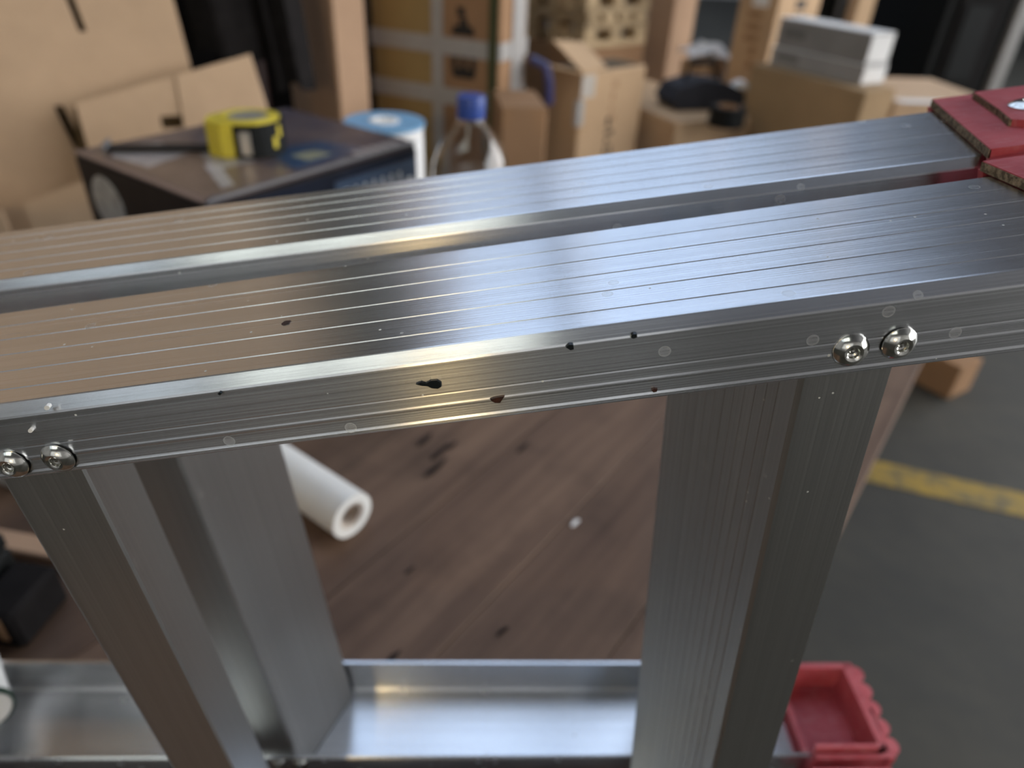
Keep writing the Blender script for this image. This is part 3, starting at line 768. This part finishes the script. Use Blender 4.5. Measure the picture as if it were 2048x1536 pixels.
face_mark(cA, wr1, ymk, z4_, [[(-.03, 0), (.03, 0), (.035, hB * .45), (-.035, hB * .45)], [(-.034, hB * .45), (-.018, hB * .45), (-.018, hB), (-.034, hB)], [(-.008, hB * .45), (.008, hB * .45), (.008, hB), (-.008, hB)], [(.018, hB * .45), (.034, hB * .45), (.034, hB), (.018, hB)]])
# straps (each a loop round both cartons)
Wt = wl2
org = T(cs.x, cs.y, 0) @ RZ(th)
def hstrap(z, w_, lab):
    mb = MB(); e = .0015
    mb.box(-e - .001, -e, -e, Wt + .003, z - w_, z + w_); mb.box(-e, wr1 + e, -e - .001, -e, z - w_, z + w_); mb.box(wr1 + e, wr1 + e + .001, -e, Wt + .003, z - w_, z + w_); mb.box(-e, wr1 + e, Wt + .003, Wt + .004, z - w_, z + w_)
    tag(mb.build('packing_strap', STRAP, None, org), lab, 'strap', 'straps round the cartons')
zA, zB = zpx(905, 93), zpx(905, 193)
hstrap(zA, .020, 'upper white band round the strapped cartons')
hstrap(zB, .020, 'lower white band round the strapped cartons')
def vstrap(t0, w_, mat, lab, face='l'):
    mb = MB(); e = .003
    if face == 'l': mb.box(-e - .001, -e, t0 - w_, t0 + w_, .0, 2.004); mb.box(-e, wr1, t0 - w_, t0 + w_, 2.001, 2.002)
    else: mb.box(t0 - w_, t0 + w_, -e - .001, -e, 0, 2.004); mb.box(t0 - w_, t0 + w_, -e, wl1 - .01, 2.001, 2.002)
    tag(mb.build('packing_strap', mat, None, org), lab, 'strap', 'straps round the cartons')
vstrap(reach(cs, th + 90, 876, 90), .016, STRAP, 'pale vertical band between the brown and ochre cartons')
vstrap(.018, .012, STRAP_G, 'dark green vertical band on the brown carton')
vstrap(reach(cs, th, 1035, 90), .035, STRAP, 'pale vertical band on the lit side of the brown carton', 'r')
# carton left of the dark gap
pcarton('tall_carton', 'tall carton with a dark side behind the black jacket', 'carton', 575, 672, 736, 120, 1.75, 38, 0, 2.0, CARD_P)
# small brown carton by the bottle
pcarton('small_carton', 'small brown carton standing right of the bottle', 'carton', None, 1003, 1096, 215, 1.62, 6, 0, None, CARD_B, wl=.18)
# open carton
oc, c, wr, wl = pcarton('open_carton', 'open tan carton with printed side and raised flaps', 'carton', 1096, 1166, 1292, 148, 1.95, 40, 0, None, CARD, top=False)
h = c.z
# cut-open top: dark plate painted as the shaded inside, and flaps
MB().rbox(-wr / 2 + .012, wr / 2 - .012, -wl / 2 + .012, wl / 2 - .012, h - .001, h + .0015, .0005).build('inside_shade', m_plain('inside_shade_tone', (.10, .065, .03), .9), oc)
def flapp(pts, nm='flap', mat=CARD):
    n = len(pts); MB().add([tuple(p) for p in pts] + [(p[0], p[1], p[2] + .004) for p in pts], [tuple(range(n))[::-1], tuple(range(n, 2 * n))] + [(i, (i + 1) % n, n + (i + 1) % n, n + i) for i in range(n)]).build(nm, mat, oc)
flapp([(-wr / 2, -wl / 2, h), (-wr / 2, wl / 2, h), (-wr / 2 - .09, wl / 2, h + .02), (-wr / 2 - .09, -wl / 2 + .02, h + .02)])
flapp([(-wr / 2, -wl / 2, h), (-wr / 2 + .10, -wl / 2 + .01, h + .004), (-wr / 2 + .11, wl / 2 - .02, h + .05), (-wr / 2, wl / 2 - .01, h + .06)])
MB().tube([(-wr / 2 - .10, wl / 2 - .04, h + .03), (-wr / 2 - .10, wl * .1, h + .028), (-wr / 2 - .095, -wl * .2, h + .02), (-wr / 2 - .09, -wl / 2 + .03, h - .02), (-wr / 2 - .085, -wl / 2 + .03, h - .07)], .011, 8).build('blue_tape', m_plain('blue_tape', (.05, .05, .16), .4), oc, smooth=True)
MB().box(-wr / 2 + .0, -wr / 2 + .05, -wl / 2 - .0012, -wl / 2, h - .06, h - .005).build('tape', TAPE, oc)
MB().rbox(-wr / 2 - .016, -wr / 2 + .012, -wl / 2 - .008, -wl / 2 + .01, h - .13, h - .065, .004).build('tape_tail', STRAP, oc)
bars(oc, 'print', INK, 'x', -wl / 2 - .0004, -wr * .06, wr * .06, (h - .25, h - .14), .03, 4)
bars(oc, 'print', CARD_B, 'x', -wl / 2 - .0004, -wr * .02, wr * .05, (h - .135, h - .03), .03, 9)

# pallets on a hidden carton
pc = at(1166, 100, 2.7)
zp = pc.z
pth = 38
pwr, pwl = reach(pc, pth, 1290, 90), reach(pc, pth + 90, 1045, 90)
carton('support_carton', 'plain carton carrying the pallets behind the open carton', 'carton', pc, pth, pwr, pwl, 0, zp, CARD_B)
pcx = T(pc.x, pc.y, 0) @ RZ(pth)
ords = ('lowest', 'second lowest', 'third lowest', 'topmost')
for k_ in range(4):
    P = thing('wooden_pallet', 'pale wooden pallet, %s of the stack behind the cartons' % ords[k_], 'pallet', pcx @ T(pwr / 2, pwl / 2, zp + .108 * k_), 'stacked wooden pallets')
    a, b = pwr / 2, pwl / 2
    for i in range(4):
        x = -a + 2 * a * (i + .5) / 4
        MB().rbox(x - a * .19, x + a * .19, -b, b, .082, .106, .003).build('board', WOODP, P)
    for i in range(3):
        y = -b + .03 + (2 * b - .06) * i / 2
        MB().rbox(-a, a, y - .03, y + .03, .060, .0815, .002).build('board', WOODP, P)
        MB().rbox(-a, a, y - .03, y + .03, 0.001, .022, .002).build('board', WOODP, P)
        for j in range(3):
            x = -a + .03 + (2 * a - .06) * j / 2
            MB().rbox(x - .03, x + .03, y - .03, y + .03, .0225, .0595, .003).build('block', WOODP, P)

# right-hand background
pcarton('tall_carton', 'tall carton standing right of the wooden pallets', 'carton', 1284, 1333, 1376, 120, 3.3, 42, 0, 2.1, CARD_P)
fl, c, wr, wl = pcarton('flat_carton', 'wide flat carton carrying the dark tape roll', 'carton', None, 1352, 1500, 246, 2.05, 22, 0, None, CARD, wl=.55)
sc_, c2, wr2, wl2_ = pcarton('small_carton', 'small carton with white paper on its top', 'carton', 1360, 1414, 1452, 128, 2.9, 46, 0, None, CARD)
wp = T(0, 0, 0)
cen = sc_.location
mbp = MB(); rnd = random.Random(8); q = []
for i in range(9):
    for j in range(9): q.append((cen.x + (i - 4) * .020 + rnd.uniform(-.006, .006), cen.y + (j - 4) * .020 + rnd.uniform(-.006, .006), c2.z + .012 + max(0, .055 - .012 * (abs(i - 4) + abs(j - 4)) / 2) * rnd.uniform(.5, 1.3)))
mbp.add(q, [(i * 9 + j, i * 9 + j + 1, (i + 1) * 9 + j + 1, (i + 1) * 9 + j) for i in range(8) for j in range(8)])
ob = mbp.build('crumpled_paper', PAPERW); tag(ob, 'crumpled white paper on the small background carton', 'paper')
ob.modifiers.new('thick', 'SOLIDIFY').thickness = .006
tc_, c, wr, wl = pcarton('tall_carton', 'tall carton with vertical print and white label', 'carton', 1456, 1533, 1612, 120, 2.75, 44, 0, 2.1, CARD)
bars(tc_, 'print', INK, 'x', -wl / 2 - .0006, -wr * .10, wr * .12, (at(1560, 60, 2.75).z - .08, at(1560, 0, 2.75).z + .15), .035, 6)
bars(tc_, 'print', CARD_B, 'y', -wr / 2 - .0006, -wl * .15, wl * .2, (at(1500, 80, 2.75).z - .1, at(1500, 20, 2.75).z), .05, 7)
zl_ = at(1505, 12, 2.8).z
MB().box(-wr / 2 - .0012, -wr / 2, -wl * .25, wl * .15, zl_, zl_ + .12).build('label', PAPERW, tc_)
def cabinet(name, label, pxL, pxC, pxR, py, Y, theta, z1, mat):
    o, c, wr, wl = pcarton(name, label, 'cabinet', pxL, pxC, pxR, py, Y, theta, 0, z1, mat, top=False)
    for a0, a1 in ((.06, .5), (.52, .96)):
        MB().rbox(-wr / 2 + .03, wr / 2 - .03, -wl / 2 - .012, -wl / 2 - .001, z1 * a0, z1 * a1, .003).build('door', mat, o)
        MB().rbox(wr / 2 - .06, wr / 2 - .045, -wl / 2 - .03, -wl / 2 - .012, z1 * (a0 + a1) / 2 - .06, z1 * (a0 + a1) / 2 + .06, .002).build('handle', STEEL, o)
    return o, c, wr, wl
cabinet('black_cabinet', 'black cabinet right of the tall printed carton', None, 1612, 1688, 30, 3.6, 3, 1.9, BLACK) if False else None
o, c, wr, wl = pcarton('black_cabinet', 'narrow black cabinet right of the tall printed carton', 'cabinet', None, 1610, 1690, 30, 3.7, 3, 0, 1.9, BLACK, top=False, wl=.5)
MB().rbox(-wr / 2 + .02, wr / 2 - .02, -wl / 2 - .012, -wl / 2 - .001, .1, 1.85, .003).build('door', BLACK, o)
MB().rbox(wr / 2 - .06, wr / 2 - .045, -wl / 2 - .03, -wl / 2 - .012, .9, 1.1, .002).build('handle', STEEL, o)
pcarton('tall_carton', 'narrow tan carton behind the grey paper stack', 'carton', 1690, 1712, 1744, 30, 3.5, 40, 0, 1.9, CARD)
# carton with the paper stack
pk, c, wr, wl = pcarton('brown_carton', 'brown carton carrying the grey and white boxes', 'carton', 1492, 1733, 1792, 184, 1.9, 28, 0, None, m_card('cardboard_dark', (.40, .27, .15)))
zt = c.z
pcn = pk.matrix_basis
for k_, (dz, hh, lab, ss) in enumerate(((0, .050, 'lower grey printed box under the white topped one', 1.0), (.051, .075, 'upper grey printed box with a white top', .97))):
    o = thing('grey_box', lab, 'box', pcn @ T(.035, .02, zt + dz), 'grey printed boxes')
    a, b = wr * .40 * ss, wl * .40 * ss
    MB().rbox(-a, a, -b, b, 0, hh - .003, .003).build('body', PAPERG if k_ else m_plain('grey_print_light', (.33, .32, .315), .7, 0, .15, 12), o)
    MB().rbox(-a, a, -b, b, hh - .003, hh, .001).build('top', PAPERW, o)
    MB().box(-a + .004, a - .004, -b - .001, -b, .004, hh - .006).build('white_side', PAPERW, o)
    MB().box(-a - .0008, -a, b * .35, b * .85, hh * .35, hh * .7).build('print', m_plain('print_grey', (.17, .165, .16), .8), o)
# pale carton right
pr, c, wr, wl = pcarton('pale_carton', 'pale tan carton in front of the black machine', 'carton', None, 1792, 2018, 205, 2.3, 4, 0, None, CARD_L, wl=.42)
MB().box(-wr / 2 + .02, -wr / 2 + .20, -wl / 2 - .001, -wl / 2 + .05, c.z, c.z + .0008).build('paper_slip', PAPERW, pr)
# black machine frame
mc, c, wr, wl = pcarton('black_machine', 'black machine with recessed panel behind the pale carton', 'machine', None, 1880, 2012, 60, 3.6, 5, 0, 1.9, BLACK, top=False, wl=.6)
MB().rbox(-wr / 2 + .05, wr / 2 - .05, -wl / 2 - .02, -wl / 2 - .001, .7, 1.12, .004).build('recessed_panel', m_plain('dark_grey', (.016, .015, .015), .8, 0, .2, 30, .1), mc)
MB().rbox(-wr / 2 + .08, wr / 2 - .12, -wl / 2 - .03, -wl / 2 - .021, .74, 1.06, .004).build('hatch', BLACK, mc)
MB().rbox(wr / 2 + .002, wr / 2 + .07, -wl / 2 - .03, -wl / 2 + .04, 0, 1.9, .006).build('post', GREYM, mc)
# dark tools on the flat carton
zt = at(1352, 246, 2.05).z
p = onz(1455, 228, zt + .03)
br_ = thing('tape_roll', 'black tape roll lying on the wide flat carton', 'tape roll', T(p.x, p.y, zt) )
MB().lathe([(.028, 0), (.05, 0), (.05, .05), (.028, .05), (.028, 0)], n=30, cap=False).build('tape', BLACK, br_, smooth=True)
MB().lathe([(.025, .001), (.028, .001), (.028, .052), (.025, .052), (.025, .001)], n=30, cap=False).build('core', CARD_B, br_, smooth=True)
p = onz(1398, 199, zt + .02)
db = thing('toolbag', 'dark blue tool bag lying on the wide flat carton', 'bag', T(p.x, p.y, zt) @ RZ(15))
prof = [(-.10, 0), (-.12, .03), (-.10, .065), (-.02, .085), (.06, .075), (.12, .05), (.13, .02), (.11, 0)]
MB().prism(prof, 'y', -.05, .06).build('body', m_plain('navy_cloth', (.018, .020, .030), .85, 0, .3), db, smooth=True)
MB().tube([(-.06, 0, .078), (-.05, 0, .12), (.03, 0, .125), (.05, 0, .078)], .008, 8).build('handle', BLACK, db, smooth=True)
p = onz(1478, 186, zt + .036)
wb = thing('white_tape_roll', 'white tape roll at the edge of the brown carton', 'tape roll', T(p.x, p.y, zt + .0365) @ RX(90))
MB().lathe([(.018, -.02), (.035, -.02), (.035, .02), (.018, .02), (.018, -.02)], n=28, cap=False).build('tape', PAPERW, wb, smooth=True)
MB().lathe([(.015, -.02), (.018, -.02), (.018, .021), (.015, .021), (.015, -.02)], n=28, cap=False).build('core', CARD, wb, smooth=True)
# brown block on the floor at the right
p = onz(1895, 800, 0)
carton('floor_carton', 'small brown carton on the concrete floor beyond the bench edge', 'carton', Vector((p.x, p.y, 0)), 30, .13, .13, 0, .13, CARD_B)

# black jacket hanging on a stand
jx = at(480, 60, 1.62)
JS = thing('coat_stand', 'dark coat stand carrying the black jacket', 'coat stand', T(jx.x - .02, jx.y + .15, 0))
MB().tube([(0, 0, .03), (0, 0, 1.72)], .018, 12).build('pole', m_plain('dark_wood', (.03, .012, .01), .5), JS, smooth=True)
for a_ in (30, 150, 270): MB().tube([(0, 0, .10), (.08 * math.cos(R(a_)), .08 * math.sin(R(a_)), .012)], .012, 8).build('leg', STEEL, JS, smooth=True)
MB().tube([(0, 0, 1.66), (0, -.10, 1.64), (0, -.13, 1.68)], .008, 8).build('hook', STEEL, JS, smooth=True)
JK = thing('black_jacket', 'black jacket hanging beside the leaning cardboard', 'jacket', T(jx.x, jx.y, 0))
def cloth(parent, name, x0, x1, zb, zt_, dep, tilt, seed):
    rnd = random.Random(seed); nx, nz = 18, 14; f = []; b = []
    ph = rnd.uniform(0, 6)
    for k in range(nz + 1):
        v = k / nz
        for i in range(nx + 1):
            u = i / nx; x = x0 + (x1 - x0) * u + tilt * v
            w_ = .012 * math.sin(9 * u + ph + 1.5 * v) + .006 * math.sin(21 * u + 3 * v)
            z = zb + (zt_ - zb) * v + (.010 * math.sin(7 * u + ph) if k == 0 else 0)
            e = dep * math.sqrt(max(0, 1 - (2 * u - 1) ** 2)) + .004
            f.append((x, -e + w_, z)); b.append((x, e + w_, z))
    n = (nx + 1) * (nz + 1); fs = []
    for k in range(nz):
        for i in range(nx):
            a = k * (nx + 1) + i; fs.append((a, a + 1, a + nx + 2, a + nx + 1)); fs.append((n + a, n + a + nx + 1, n + a + nx + 2, n + a + 1))
    for k in range(nz):
        a = k * (nx + 1); fs.append((a, a + nx + 1, n + a + nx + 1, n + a)); a += nx; fs.append((a, n + a, n + a + nx + 1, a + nx + 1))
    for i in range(nx): fs.append((i, n + i, n + i + 1, i + 1)); a = nz * (nx + 1) + i; fs.append((a, a + 1, n + a + 1, n + a))
    MB().add(f + b, fs).build(name, CLOTH, parent, smooth=True)
xa, xb = at(372, 100, 1.62).x - jx.x, at(560, 100, 1.62).x - jx.x
zb_ = at(450, 103, 1.62).z
cloth(JK, 'body', xa, xb, zb_, 1.66, .05, -.03, 2)
xc, xd = at(560, 150, 1.64).x - jx.x, at(632, 150, 1.64).x - jx.x
cloth(JK, 'sleeve', xc, xd, at(600, 163, 1.64).z, 1.62, .045, -.05, 5)
